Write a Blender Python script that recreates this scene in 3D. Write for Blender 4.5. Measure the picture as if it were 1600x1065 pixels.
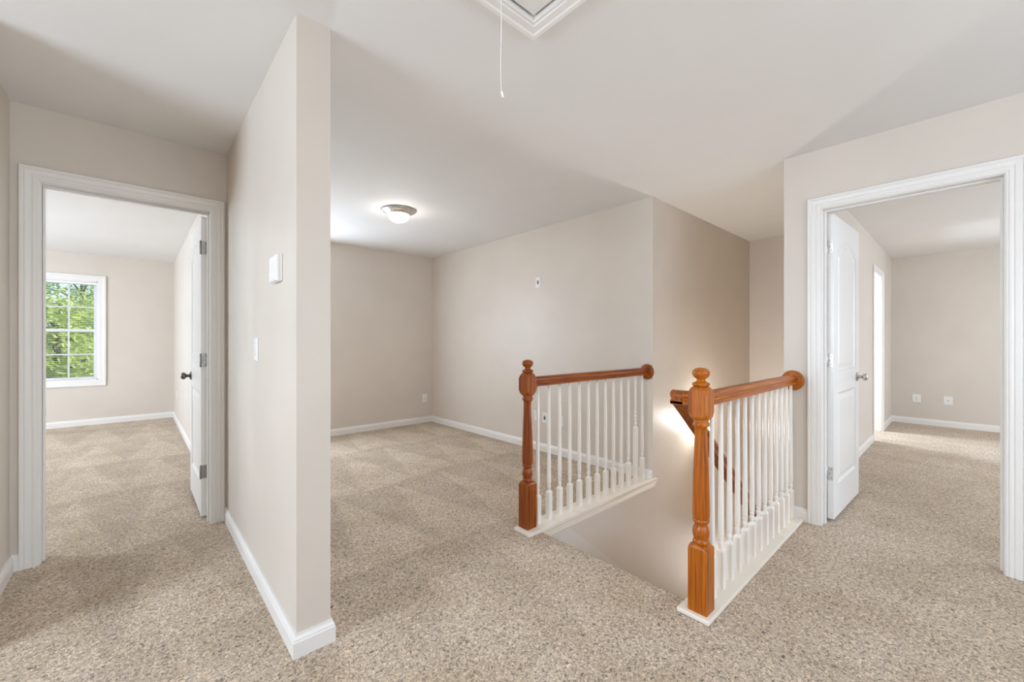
import bpy, bmesh, math, random
from mathutils import Vector, Matrix

# ------------------------------------------------------------------ scene reset
for o in list(bpy.data.objects):
    bpy.data.objects.remove(o, do_unlink=True)
S = bpy.context.scene
COL = S.collection
R = math.radians

# ------------------------------------------------------------------ camera
# world: +X runs right-forward, +Y runs left-forward, floor of the upper storey at z = 0
CAM_H, YAW, FPX = 1.193, 47.66, 645.5
cam_d = bpy.data.cameras.new('camera')
cam = bpy.data.objects.new('camera', cam_d)
COL.objects.link(cam)
cam_d.sensor_width = 36.0
cam_d.lens = FPX / 1600 * 36.0
cam_d.shift_y = 1.0 / 1600
cam_d.clip_start = 0.02
cam.location = (0, 0, CAM_H)
cam.rotation_euler = (R(90), 0, R(YAW - 90))
S.camera = cam

# ------------------------------------------------------------------ world, sun, exposure
W = bpy.data.worlds.new('sky')
S.world = W
W.use_nodes = True
wn = W.node_tree.nodes
wl = W.node_tree.links
sky = wn.new('ShaderNodeTexSky')
sky.sky_type = 'NISHITA'
sky.sun_disc = False
sky.sun_elevation = R(48)
sky.sun_rotation = R(100)
sky.air_density = 1.0
sky.dust_density = 2.5
wl.new(sky.outputs[0], wn['Background'].inputs[0])
wn['Background'].inputs[1].default_value = 0.30

sun_d = bpy.data.lights.new('sun', 'SUN')
sun_d.energy = 6.0
sun_d.angle = R(1.5)
sun_d.color = (1.0, 0.95, 0.86)
sun = bpy.data.objects.new('sun', sun_d)
COL.objects.link(sun)
sun.rotation_euler = (R(-12), R(42), 0)      # shines from the +X side, onto the trees only

def area(name, loc, aim, sx, sy, power, color=(1, 1, 1)):
    d = bpy.data.lights.new(name, 'AREA')
    d.shape = 'RECTANGLE'
    d.size, d.size_y = sx, sy
    d.energy = power
    d.color = color
    o = bpy.data.objects.new(name, d)
    COL.objects.link(o)
    o.location = loc
    o.rotation_euler = Vector(aim).to_track_quat('-Z', 'Z').to_euler()
    return o

DAY = (0.78, 0.91, 1.09)
# area lamps at unseen windows, all added for brightness except loft and closet
area('daylight_loft', (1.20, 5.33, 1.35), (0, -1, 0), 0.84, 1.38, 38, DAY)
area('fill_hall', (1.15, -2.22, 1.35), (0, 1, 0), 2.84, 1.38, 56, DAY)
area('fill_left_room', (-3.12, 6.2, 1.35), (1, 0, 0), 1.74, 1.38, 120, DAY)
area('fill_side_room', (-3.12, 1.6, 1.35), (1, 0, 0), 1.74, 1.38, 92, DAY)
area('fill_right_room', (6.0, -3.12, 1.35), (0, 1, 0), 1.74, 1.38, 82, DAY)
area('fill_stairs', (5.57, 1.32, -1.75), (-1, 0, 0.15), 0.72, 1.30, 13, (1.0, 0.97, 0.93))
area('daylight_closet', (7.0, 2.52, 1.35), (0, -1, 0), 0.84, 1.38, 90, DAY)

S.view_settings.view_transform = 'Standard'
S.view_settings.look = 'None'
S.view_settings.exposure = 0.17
S.view_settings.gamma = 1.0
S.view_settings.use_curve_mapping = False
S.cycles.diffuse_bounces = 7
S.cycles.max_bounces = 14

# ------------------------------------------------------------------ materials
def lin(r, g, b):
    f = lambda c: (c / 255 / 12.92) if c / 255 <= 0.04045 else ((c / 255 + 0.055) / 1.055) ** 2.4
    return (f(r), f(g), f(b), 1)

def new_mat(name):
    m = bpy.data.materials.new(name)
    m.use_nodes = True
    nt = m.node_tree
    return m, nt, nt.nodes['Principled BSDF']

def nd(nt, typ, **kw):
    n = nt.nodes.new(typ)
    for k, v in kw.items():
        setattr(n, k, v)
    return n

def ramp(nt, stops):
    n = nd(nt, 'ShaderNodeValToRGB')
    el = n.color_ramp.elements
    el[0].position, el[0].color = stops[0]
    el[1].position, el[1].color = stops[-1]
    for p, c in stops[1:-1]:
        e = el.new(p)
        e.color = c
    return n

def paint(name, col, rough=0.5, var=0.03, bump=0.02, scale=260, spec=0.5):
    """painted drywall / woodwork: faint mottling and roller texture"""
    m, nt, b = new_mat(name)
    tc = nd(nt, 'ShaderNodeTexCoord')
    n1 = nd(nt, 'ShaderNodeTexNoise'); n1.inputs['Scale'].default_value = 2.3; n1.inputs['Detail'].default_value = 3
    nt.links.new(tc.outputs['Object'], n1.inputs['Vector'])
    c = col[:3]
    rp = ramp(nt, [(0.3, tuple(x * (1 - var) for x in c) + (1,)), (0.7, tuple(min(1, x * (1 + var)) for x in c) + (1,))])
    nt.links.new(n1.outputs['Fac'], rp.inputs['Fac'])
    nt.links.new(rp.outputs['Color'], b.inputs['Base Color'])
    n2 = nd(nt, 'ShaderNodeTexNoise'); n2.inputs['Scale'].default_value = scale; n2.inputs['Detail'].default_value = 2
    nt.links.new(tc.outputs['Object'], n2.inputs['Vector'])
    bp = nd(nt, 'ShaderNodeBump'); bp.inputs['Strength'].default_value = bump; bp.inputs['Distance'].default_value = 0.002
    nt.links.new(n2.outputs['Fac'], bp.inputs['Height'])
    nt.links.new(bp.outputs['Normal'], b.inputs['Normal'])
    b.inputs['Roughness'].default_value = rough
    b.inputs['Specular IOR Level'].default_value = spec
    return m

M_WALL = paint('beige_wall_paint', (0.66, 0.595, 0.52, 1), 0.42, 0.025, 0.03)
M_CEIL = paint('white_ceiling_paint', (0.78, 0.765, 0.74, 1), 0.75, 0.015, 0.05, 180, 0.3)
M_TRIM = paint('white_trim_paint', (0.80, 0.775, 0.735, 1), 0.34, 0.01, 0.0, 90)
M_DOOR = paint('white_door_paint', (0.83, 0.815, 0.79, 1), 0.30, 0.01, 0.02, 320)
M_CREAM = paint('cream_painted_wood', (0.85, 0.785, 0.68, 1), 0.35, 0.02, 0.02, 60)
M_BAL = paint('white_baluster_paint', (0.86, 0.81, 0.735, 1), 0.33, 0.02, 0.02, 60)
M_SKIRT = paint('grey_white_skirt_paint', (0.70, 0.655, 0.60, 1), 0.4, 0.02, 0.02, 60)
M_PLATE = paint('white_plastic', (0.82, 0.81, 0.78, 1), 0.28, 0.0, 0.0)
M_DARKP = paint('dark_socket_plastic', (0.06, 0.06, 0.06, 1), 0.4, 0.0, 0.0)
M_GREYP = paint('grey_slot_plastic', (0.30, 0.29, 0.27, 1), 0.4, 0.0, 0.0)
M_VINYL = paint('white_window_vinyl', (0.86, 0.86, 0.86, 1), 0.35, 0.0, 0.0)
M_GAP = paint('dark_gap', (0.03, 0.028, 0.025, 1), 0.8, 0.0, 0.0)
M_WOODJ = paint('whitewashed_closet_wall', (0.84, 0.84, 0.83, 1), 0.5, 0.01, 0.01)

def metal(name, col, rough):
    m, nt, b = new_mat(name)
    tc = nd(nt, 'ShaderNodeTexCoord')
    n = nd(nt, 'ShaderNodeTexNoise'); n.inputs['Scale'].default_value = 60
    nt.links.new(tc.outputs['Object'], n.inputs['Vector'])
    rp = ramp(nt, [(0.3, (rough * 0.8,) * 3 + (1,)), (0.7, (rough * 1.2,) * 3 + (1,))])
    nt.links.new(n.outputs['Fac'], rp.inputs['Fac'])
    nt.links.new(rp.outputs['Color'], b.inputs['Roughness'])
    b.inputs['Base Color'].default_value = col
    b.inputs['Metallic'].default_value = 1.0
    return m
M_NICKEL = metal('brushed_nickel', (0.62, 0.60, 0.56, 1), 0.3)
M_PEWTER = metal('dark_pewter', (0.16, 0.145, 0.125, 1), 0.32)
M_HINGE = metal('dull_hinge_steel', (0.34, 0.33, 0.31, 1), 0.38)
M_HINGEL = metal('satin_hinge_steel', (0.70, 0.69, 0.67, 1), 0.36)

def wood(name, axis, dark=False):
    """stained oak, grain running along one object axis"""
    m, nt, b = new_mat(name)
    tc = nd(nt, 'ShaderNodeTexCoord')
    mp = nd(nt, 'ShaderNodeMapping')
    sc = {'X': (1.2, 26, 26), 'Y': (26, 1.2, 26), 'Z': (26, 26, 1.2)}[axis]
    mp.inputs['Scale'].default_value = sc
    nt.links.new(tc.outputs['Object'], mp.inputs['Vector'])
    n1 = nd(nt, 'ShaderNodeTexNoise'); n1.inputs['Scale'].default_value = 1.5; n1.inputs['Detail'].default_value = 5; n1.inputs['Distortion'].default_value = 1.6
    nt.links.new(mp.outputs[0], n1.inputs['Vector'])
    mp2 = nd(nt, 'ShaderNodeMapping')
    mp2.inputs['Scale'].default_value = tuple(s * (9 if s > 2 else 4) for s in sc)
    nt.links.new(tc.outputs['Object'], mp2.inputs['Vector'])
    n2 = nd(nt, 'ShaderNodeTexNoise'); n2.inputs['Scale'].default_value = 1.0; n2.inputs['Detail'].default_value = 3
    nt.links.new(mp2.outputs[0], n2.inputs['Vector'])
    if dark:  # same oak with shade put into its colours
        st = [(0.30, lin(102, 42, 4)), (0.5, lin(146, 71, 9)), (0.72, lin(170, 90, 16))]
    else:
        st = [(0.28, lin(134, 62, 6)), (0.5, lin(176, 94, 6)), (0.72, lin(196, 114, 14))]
    rp = ramp(nt, st)
    nt.links.new(n1.outputs['Fac'], rp.inputs['Fac'])
    r2 = ramp(nt, [(0.38, (0.62, 0.56, 0.5, 1)), (0.52, (1, 1, 1, 1))])
    nt.links.new(n2.outputs['Fac'], r2.inputs['Fac'])
    mx = nd(nt, 'ShaderNodeMix', data_type='RGBA', blend_type='MULTIPLY')
    mx.inputs[0].default_value = 0.7
    nt.links.new(rp.outputs['Color'], mx.inputs[6]); nt.links.new(r2.outputs['Color'], mx.inputs[7])
    nt.links.new(mx.outputs[2], b.inputs['Base Color'])
    b.inputs['Roughness'].default_value = 0.33
    b.inputs['Specular IOR Level'].default_value = 0.35
    b.inputs['Coat Weight'].default_value = 0.12
    b.inputs['Coat Roughness'].default_value = 0.15
    bp = nd(nt, 'ShaderNodeBump'); bp.inputs['Strength'].default_value = 0.08; bp.inputs['Distance'].default_value = 0.001
    nt.links.new(n2.outputs['Fac'], bp.inputs['Height']); nt.links.new(bp.outputs['Normal'], b.inputs['Normal'])
    return m
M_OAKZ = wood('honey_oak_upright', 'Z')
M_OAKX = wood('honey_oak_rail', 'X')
M_OAKZD = wood('shaded_oak_upright', 'Z', True)  # shaded copies of the honey oak, upright and rail
M_OAKXD = wood('shaded_oak_rail', 'X', True)

def carpet(name, base=(0.555, 0.458, 0.352), tracks=True):
    m, nt, b = new_mat(name)
    L = nt.links.new
    tc = nd(nt, 'ShaderNodeTexCoord')
    # twisted yarn tufts
    n1 = nd(nt, 'ShaderNodeTexNoise'); n1.inputs['Scale'].default_value = 82; n1.inputs['Detail'].default_value = 2.5; n1.inputs['Roughness'].default_value = 0.6; n1.inputs['Distortion'].default_value = 1.3
    L(tc.outputs['Object'], n1.inputs['Vector'])
    c = Vector(base)
    k = lambda f: tuple(min(1, x * f) for x in c) + (1,)
    rp = ramp(nt, [(0.31, k(0.24)), (0.42, k(0.76)), (0.55, k(1.14)), (0.72, k(1.65))])
    L(n1.outputs['Fac'], rp.inputs['Fac'])
    # yarn to yarn colour flecks
    v = nd(nt, 'ShaderNodeTexVoronoi'); v.inputs['Scale'].default_value = 150
    L(tc.outputs['Object'], v.inputs['Vector'])
    rv = ramp(nt, [(0.0, (0.80, 0.76, 0.72, 1)), (0.5, (1, 1, 1, 1)), (1.0, (1.16, 1.14, 1.13, 1))])
    sp = nd(nt, 'ShaderNodeSeparateColor')
    L(v.outputs['Color'], sp.inputs[0]); L(sp.outputs[0], rv.inputs['Fac'])
    mx = nd(nt, 'ShaderNodeMix', data_type='RGBA', blend_type='MULTIPLY'); mx.inputs[0].default_value = 0.8
    L(rp.outputs['Color'], mx.inputs[6]); L(rv.outputs['Color'], mx.inputs[7])
    # random mottling, its brownish tint painted after the mixed lighting
    n3 = nd(nt, 'ShaderNodeTexNoise'); n3.inputs['Scale'].default_value = 3.2; n3.inputs['Detail'].default_value = 4; n3.inputs['Roughness'].default_value = 0.6
    L(tc.outputs['Object'], n3.inputs['Vector'])
    r3 = ramp(nt, [(0.34, (0.90, 0.86, 0.79, 1)), (0.66, (1.06, 1.06, 1.07, 1))])
    L(n3.outputs['Fac'], r3.inputs['Fac'])
    mx2 = nd(nt, 'ShaderNodeMix', data_type='RGBA', blend_type='MULTIPLY'); mx2.inputs[0].default_value = 1.0
    L(mx.outputs[2], mx2.inputs[6]); L(r3.outputs['Color'], mx2.inputs[7])
    out = mx2.outputs[2]
    if tracks:
        # vacuum cleaner tracks: pile laid one way in long wedges
        nw = nd(nt, 'ShaderNodeTexNoise'); nw.inputs['Scale'].default_value = 0.9
        L(tc.outputs['Object'], nw.inputs['Vector'])
        ad = nd(nt, 'ShaderNodeVectorMath', operation='MULTIPLY_ADD')
        L(nw.outputs['Color'], ad.inputs[0]); ad.inputs[1].default_value = (0.16, 0.45, 0); L(tc.outputs['Object'], ad.inputs[2])
        sx = nd(nt, 'ShaderNodeSeparateXYZ'); L(ad.outputs[0], sx.inputs[0])
        def mth(op, a, bb):
            n = nd(nt, 'ShaderNodeMath', operation=op)
            for i, q in enumerate((a, bb)):
                if isinstance(q, (int, float)):
                    n.inputs[i].default_value = q
                else:
                    L(q, n.inputs[i])
            return n.outputs[0]
        tri = mth('PINGPONG', sx.outputs['X'], 0.24)
        tri = mth('MULTIPLY', tri, 1 / 0.24)
        fr = mth('FRACT', mth('MULTIPLY', sx.outputs['Y'], 0.85), 0)
        df = mth('SUBTRACT', tri, fr)
        sm = nd(nt, 'ShaderNodeMapRange', interpolation_type='SMOOTHSTEP')
        L(df, sm.inputs['Value']); sm.inputs['From Min'].default_value = -0.06; sm.inputs['From Max'].default_value = 0.06
        sm.inputs['To Min'].default_value = 0.89; sm.inputs['To Max'].default_value = 1.05
        # the busy hall and landing are trodden flat again: tracks stay only in the loft and the left room
        so = nd(nt, 'ShaderNodeSeparateXYZ'); L(tc.outputs['Object'], so.inputs[0])
        wr = nd(nt, 'ShaderNodeMapRange', interpolation_type='SMOOTHSTEP')
        L(so.outputs['Y'], wr.inputs['Value']); wr.inputs['From Min'].default_value = 0.9; wr.inputs['From Max'].default_value = 2.6
        wr.inputs['To Min'].default_value = 0.2; wr.inputs['To Max'].default_value = 0.85
        mx3 = nd(nt, 'ShaderNodeMix', data_type='RGBA', blend_type='MULTIPLY'); L(wr.outputs[0], mx3.inputs[0])
        L(out, mx3.inputs[6]); L(sm.outputs[0], mx3.inputs[7])
        out = mx3.outputs[2]
    L(out, b.inputs['Base Color'])
    b.inputs['Roughness'].default_value = 0.95
    b.inputs['Specular IOR Level'].default_value = 0.1
    b.inputs['Sheen Weight'].default_value = 0.15
    bp = nd(nt, 'ShaderNodeBump'); bp.inputs['Strength'].default_value = 1.0; bp.inputs['Distance'].default_value = 0.006
    L(n1.outputs['Fac'], bp.inputs['Height']); L(bp.outputs['Normal'], b.inputs['Normal'])
    return m
M_CARPET = carpet('beige_frieze_carpet')
M_CARPET_STAIR = carpet('beige_stair_carpet', tracks=False)

def glass_mat():
    m = bpy.data.materials.new('window_glass'); m.use_nodes = True
    nt = m.node_tree; nt.nodes.clear()
    o = nd(nt, 'ShaderNodeOutputMaterial'); t = nd(nt, 'ShaderNodeBsdfTransparent'); g = nd(nt, 'ShaderNodeBsdfGlossy')
    t.inputs[0].default_value = (0.97, 0.985, 0.98, 1)
    g.inputs['Roughness'].default_value = 0.03
    f = nd(nt, 'ShaderNodeFresnel'); f.inputs[0].default_value = 1.35
    mx = nd(nt, 'ShaderNodeMixShader')
    nt.links.new(f.outputs[0], mx.inputs[0]); nt.links.new(t.outputs[0], mx.inputs[1]); nt.links.new(g.outputs[0], mx.inputs[2])
    nt.links.new(mx.outputs[0], o.inputs[0])
    return m
M_GLASS = glass_mat()

def lamp_glass(name, strength, col=(1, 0.95, 0.86, 1)):
    m, nt, b = new_mat(name)
    tc = nd(nt, 'ShaderNodeTexCoord')
    n = nd(nt, 'ShaderNodeTexNoise'); n.inputs['Scale'].default_value = 14; n.inputs['Distortion'].default_value = 1.5
    nt.links.new(tc.outputs['Object'], n.inputs['Vector'])
    rp = ramp(nt, [(0.3, (0.88, 0.86, 0.82, 1)), (0.7, (0.97, 0.96, 0.93, 1))])
    nt.links.new(n.outputs['Fac'], rp.inputs['Fac'])
    nt.links.new(rp.outputs['Color'], b.inputs['Base Color'])
    b.inputs['Roughness'].default_value = 0.25
    b.inputs['Emission Color'].default_value = col
    b.inputs['Emission Strength'].default_value = strength
    return m
M_LAMP = lamp_glass('lit_alabaster_glass', 31.0, (1, 0.95, 0.90, 1))
M_SCONCE = lamp_glass('lit_sconce_glass', 16.0)

def leaf_mat(name, c0, c1):
    m, nt, b = new_mat(name)
    tc = nd(nt, 'ShaderNodeTexCoord')
    n = nd(nt, 'ShaderNodeTexNoise'); n.inputs['Scale'].default_value = 1.7; n.inputs['Detail'].default_value = 4
    nt.links.new(tc.outputs['Object'], n.inputs['Vector'])
    rp = ramp(nt, [(0.32, c0), (0.68, c1)])
    nt.links.new(n.outputs['Fac'], rp.inputs['Fac'])
    nt.links.new(rp.outputs['Color'], b.inputs['Base Color'])
    b.inputs['Roughness'].default_value = 0.55
    tr = nd(nt, 'ShaderNodeBsdfTranslucent')
    nt.links.new(rp.outputs['Color'], tr.inputs['Color'])
    ms = nd(nt, 'ShaderNodeMixShader'); ms.inputs[0].default_value = 0.4
    nt.links.new(b.outputs[0], ms.inputs[1]); nt.links.new(tr.outputs[0], ms.inputs[2])
    nt.links.new(ms.outputs[0], nt.nodes['Material Output'].inputs['Surface'])
    return m
M_LEAF = [leaf_mat('yellow_green_leaves', (0.26, 0.38, 0.07, 1), (0.56, 0.66, 0.16, 1)),
          leaf_mat('mid_green_leaves', (0.14, 0.29, 0.07, 1), (0.34, 0.50, 0.13, 1)),
          leaf_mat('blue_green_leaves', (0.09, 0.22, 0.10, 1), (0.22, 0.40, 0.18, 1))]
M_BARK = paint('grey_brown_bark', (0.16, 0.12, 0.09, 1), 0.9, 0.2, 0.6, 40)
M_GRASS = paint('lawn', (0.12, 0.22, 0.05, 1), 0.9, 0.2, 0.3, 60)

# ------------------------------------------------------------------ mesh helpers
class MB:
    def __init__(self):
        self.v, self.f, self.sm = [], [], []
    def add(self, vs, fs, smooth=False):
        n = len(self.v)
        self.v += [tuple(p) for p in vs]
        self.f += [tuple(i + n for i in q) for q in fs]
        self.sm += [smooth] * len(fs)
        return self
    def box(self, x0, x1, y0, y1, z0, z1):
        vs = [(x, y, z) for z in (z0, z1) for y in (y0, y1) for x in (x0, x1)]
        return self.add(vs, [(0, 2, 3, 1), (4, 5, 7, 6), (0, 1, 5, 4), (2, 6, 7, 3), (0, 4, 6, 2), (1, 3, 7, 5)])
    def prism(self, poly, h0, h1, fn, smooth=False):
        """poly [(a,b)], extruded from h0 to h1; fn(a,b,h)->xyz"""
        n = len(poly)
        vs = [fn(a, b, h0) for a, b in poly] + [fn(a, b, h1) for a, b in poly]
        self.add(vs, [tuple(range(n))[::-1], tuple(range(n, 2 * n))])
        m = len(self.v) - 2 * n
        for i in range(n):
            j = (i + 1) % n
            self.f.append((m + i, m + j, m + n + j, m + n + i)); self.sm.append(smooth)
        return self
    def lathe(self, prof, seg=24, fn=lambda x, y, z: (x, y, z), smooth=True):
        """prof [(r,z)] from bottom to top around z"""
        vs, fs = [], []
        for r, z in prof:
            for k in range(seg):
                a = 2 * math.pi * k / seg
                vs.append(fn(r * math.cos(a), r * math.sin(a), z))
        for i in range(len(prof) - 1):
            for k in range(seg):
                k2 = (k + 1) % seg
                fs.append((i * seg + k, i * seg + k2, (i + 1) * seg + k2, (i + 1) * seg + k))
        n0 = len(self.v)
        self.add(vs, fs, smooth)
        self.f.append(tuple(n0 + k for k in range(seg))[::-1]); self.sm.append(False)
        l = n0 + (len(prof) - 1) * seg
        self.f.append(tuple(l + k for k in range(seg))); self.sm.append(False)
        return self
    def rings(self, rings, smooth=False, cap0=False, cap1=False, closed=True):
        """list of equally long vertex loops joined by quads"""
        n = len(rings[0]); vs = [p for r in rings for p in r]; fs = []
        for i in range(len(rings) - 1):
            for k in range(n if closed else n - 1):
                k2 = (k + 1) % n
                fs.append((i * n + k, i * n + k2, (i + 1) * n + k2, (i + 1) * n + k))
        if cap0: fs.append(tuple(range(n))[::-1])
        if cap1: fs.append(tuple((len(rings) - 1) * n + k for k in range(n)))
        return self.add(vs, fs, smooth)
    def tube(self, pts, r, seg=8):
        rs = []
        for i, p in enumerate(pts):
            p = Vector(p)
            d = (Vector(pts[min(i + 1, len(pts) - 1)]) - Vector(pts[max(i - 1, 0)])).normalized()
            q = d.to_track_quat('Z', 'Y')
            rr = r[i] if isinstance(r, (list, tuple)) else r
            rs.append([p + q @ Vector((rr * math.cos(2 * math.pi * k / seg), rr * math.sin(2 * math.pi * k / seg), 0)) for k in range(seg)])
        return self.rings(rs, True, True, True)
    def mesh(self, name, mat, bevel=0.0, segs=2, angle=35):
        me = bpy.data.meshes.new(name)
        me.from_pydata(self.v, [], self.f)
        bm = bmesh.new(); bm.from_mesh(me)
        for i, f in enumerate(bm.faces):
            f.smooth = self.sm[i]
        bmesh.ops.remove_doubles(bm, verts=bm.verts, dist=1e-5)
        bmesh.ops.recalc_face_normals(bm, faces=bm.faces)
        if bevel:
            es = [e for e in bm.edges if len(e.link_faces) == 2 and e.calc_face_angle(0) > R(angle)]
            bmesh.ops.bevel(bm, geom=es, offset=bevel, segments=segs, affect='EDGES', profile=0.5, clamp_overlap=True)
        bm.to_mesh(me); bm.free()
        me.materials.append(mat)
        return me
    def build(self, name, mat, parent=None, bevel=0.0, segs=2, angle=35, loc=None):
        return link(name, self.mesh(name, mat, bevel, segs, angle), parent, loc)

def link(name, me, parent=None, loc=None):
    o = bpy.data.objects.new(name, me)
    COL.objects.link(o)
    if parent: o.parent = parent
    if loc: o.location = loc
    return o

def empty(name, loc=(0, 0, 0), rz=0):
    o = bpy.data.objects.new(name, None)
    COL.objects.link(o)
    o.location = loc; o.rotation_euler = (0, 0, rz)
    o.empty_display_size = 0.1
    return o

def tag(o, label=None, cat=None, group=None, kind=None):
    if label: o['label'] = label
    if cat: o['category'] = cat
    if group: o['group'] = group
    if kind: o['kind'] = kind
    return o

def struct(o, label, cat):
    return tag(o, label, cat, kind='structure')

# ------------------------------------------------------------------ plan of the place (metres)
H = 2.44
XL = -0.482                    # hall left wall face
Y1 = 3.335                     # hall end wall with the left door
XS, XS1, YS = 0.451, 0.576, 1.709      # stub wall: left face, right face, end
YB = 5.392                     # loft back wall
XR = 3.287                     # loft long wall face / right door wall face
YST = 1.809                    # stairwell left face
XE = 5.647                     # stairwell end wall
YC = 0.838                     # stairwell right face / corner of right wall
XRF = 8.39                     # right room far wall
YRL = 0.752                    # right room left wall face
YW = 8.45                      # left room window wall
T = 0.12
STX = 1.875                    # top edge of the stairs
ZL = -2.75                     # lower storey floor
LDO = (-0.375, 0.362, 2.045)   # left door opening x0 x1 top
RDO = (-0.133, 0.625, 2.05)    # right door opening y0 y1 top
CDO = (6.60, 7.36, 2.05)       # doorway in the right room's left wall
XRM, YRM, YH = -3.2, -3.2, -2.3   # left room far side, right room far side, hall rear
YCL = 2.6                      # depth of the bright closet room

# floor: carpeted slab with the stair opening left free
fl = MB()
def slab(x0, x1, y0, y1): fl.box(x0, x1, y0, y1, -0.28, 0.0)
slab(XL - T, STX, YH - T, Y1 + T)            # hall
slab(STX, XR + T, YH - T, YC - 0.12)         # in front of the right balustrade
slab(STX, XR + T, YC - 0.12, YC - 0.03)
slab(STX, XR + T, YST + 0.03, Y1 + T)        # loft
slab(XS, XR + T, Y1 + T, YB + T)
slab(XRM - T, XS, Y1 + T, YW + T)            # left room
slab(XRM - T, XL - T, YH - T, Y1 + T)
slab(XR + T, XRF + T, YRM - T, YC - 0.03)           # right room
slab(XE + 0.05, XRF + T, YC - 0.03, YCL + T)               # closet beyond it
struct(fl.build('floor', M_CARPET), 'beige textured carpet covering the upper floor', 'floor')

lf = MB().box(1.0, 6.6, -0.5, 3.2, ZL - 0.1, ZL).build('floor_lower', M_CARPET_STAIR)
struct(lf, 'carpeted floor at the foot of the stairs', 'floor')

ce = MB()
# attic opening left free in the ceiling
AX0, AX1, AY0, AY1 = 0.660, 1.135, -0.18, 1.122
for a in ((XRM - T, XRF + T, YRM - T, AY0), (XRM - T, XRF + T, AY1, YW + T), (XRM - T, AX0, AY0, AY1), (AX1, XRF + T, AY0, AY1)):
    ce.box(a[0], a[1], a[2], a[3], H, H + 0.12)
struct(ce.build('ceiling', M_CEIL), 'flat white painted ceiling', 'ceiling')

# walls --------------------------------------------------------------
def wallX(name, x0, x1, y0, y1, label, openings=(), z0=0.0, z1=H):
    """wall running along X, openings (a,b,bottom,top)"""
    m = MB(); c = x0
    for a, b, zb, zt in openings:
        m.box(c, a, y0, y1, z0, z1)
        if zb > z0: m.box(a, b, y0, y1, z0, zb)
        if zt < z1: m.box(a, b, y0, y1, zt, z1)
        c = b
    m.box(c, x1, y0, y1, z0, z1)
    return struct(m.build(name, M_WALL), label, 'wall')
def wallY(name, x0, x1, y0, y1, label, openings=(), z0=0.0, z1=H):
    m = MB(); c = y0
    for a, b, zb, zt in openings:
        m.box(x0, x1, c, a, z0, z1)
        if zb > z0: m.box(x0, x1, a, b, z0, zb)
        if zt < z1: m.box(x0, x1, a, b, zt, z1)
        c = b
    m.box(x0, x1, c, y1, z0, z1)
    return struct(m.build(name, M_WALL), label, 'wall')

J = 0.018
WZ0, WZ1 = 0.642, 2.058
WIN_L = (-1.245, -0.402)       # visible window in the left room
SDO = (0.10, 2.50)              # full-height opening added in the hall's left wall to let light in
wallY('wall_left', XL - T, XL, YH - T, Y1, 'beige hall wall at the far left edge of the picture', [(SDO[0], SDO[1], 0, H)])
wallY('wall_added_room', XRM - T, XRM, YH - T, Y1, 'beige window wall of the added unseen room off the hall', [(0.7, 2.5, WZ0, WZ1)])  # added room, never in view, sends light into the hall
wallX('wall_added_room_rear', XRM, XL - T, YH - T, YH, 'beige rear wall of the added unseen room off the hall')
wallX('wall_hall_end', XL - T, XS, Y1, Y1 + T, 'beige wall around the left doorway', [(LDO[0] - J, LDO[1] + J, 0, LDO[2] + J)])
wallY('wall_partition', XS, XS1, YS, YW, 'beige partition wall with a thermostat and a light switch')
wallX('wall_back', XS1, XR, YB, YB + T, 'beige back wall of the open loft', [(0.75, 1.65, WZ0, WZ1)])
wallY('wall_loft_right', XR, XR + T, YST, YB + T, 'long pale beige loft wall behind the far balustrade')
m = MB()
m.box(STX - 0.12, XR + T, YST, YST + T, ZL, -0.28)
m.box(STX, XR + T, YST, YST + 0.03, -0.28, -0.001)
m.box(XR + T, XE + T, YST, YST + T, ZL, H)
struct(m.build('wall_stair_left', M_WALL), 'beige stairwell wall beyond the far balustrade', 'wall')
wallY('wall_stair_end', XE, XE + T, YC, YST, 'shaded beige wall closing the far end of the stairwell', [(0.95, 1.69, WZ0 - 3.1, WZ1 - 3.1)], ZL, H)
m = MB()
m.box(STX - 0.12, XR + T, YRL, YC, ZL, -0.28)
m.box(STX, XR + T, YC - 0.03, YC, -0.28, -0.001)
m.box(XR + T, XE, YRL, YC, 0, H); m.box(XR + T, XE, YRL, YC, ZL, -0.28); m.box(XR + T, XE, YC - 0.03, YC, -0.28, 0)
m.box(XE, CDO[0] - J, YRL, YC, 0, H); m.box(CDO[1] + J, XRF, YRL, YC, 0, H); m.box(CDO[0] - J, CDO[1] + J, YRL, YC, CDO[2] + J, H)
struct(m.build('wall_stair_right', M_WALL), 'beige wall on the left inside the right-hand room', 'wall')
wallY('wall_right', XR, XR + T, YH - T, YC, 'beige wall around the right-hand doorway', [(RDO[0] - J, RDO[1] + J, 0, RDO[2] + J)])
wallY('wall_room_far', XRF, XRF + T, YRM - T, YCL + T, 'beige far wall seen through the right doorway')
wallX('wall_room_side', XR + T, XRF, YRM - T, YRM, 'beige wall of the right room holding the added window', [(5.1, 6.9, WZ0, WZ1)])
wallY('wall_room_near', XR, XR + T, YRM - T, YH - T, 'beige wall beside the right doorway')
wallX('wall_window', XRM - T, XS, YW, YW + T, 'pale beige wall with the bright window', [(WIN_L[0], WIN_L[1], WZ0, WZ1)])
wallY('wall_bedroom_side', XRM - T, XRM, Y1, YW, 'beige side wall of the left room', [(5.3, 7.1, WZ0, WZ1)])
wallX('wall_bedroom_near', XRM, XL - T, Y1, Y1 + T, 'beige near wall of the left room')
wallX('wall_rear', XL, XR, YH - T, YH, 'beige hall wall behind the viewer', [(-0.3, 2.6, WZ0, WZ1)])
wallX('wall_closet_back', XE + T, XRF, YCL, YCL + T, 'white back wall of the bright side room', [(6.58, 7.42, WZ0, WZ1)])
wallY('wall_closet_side', XE + T, XE + T + 0.1, YC, YCL, 'white side wall of the bright side room')
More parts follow.
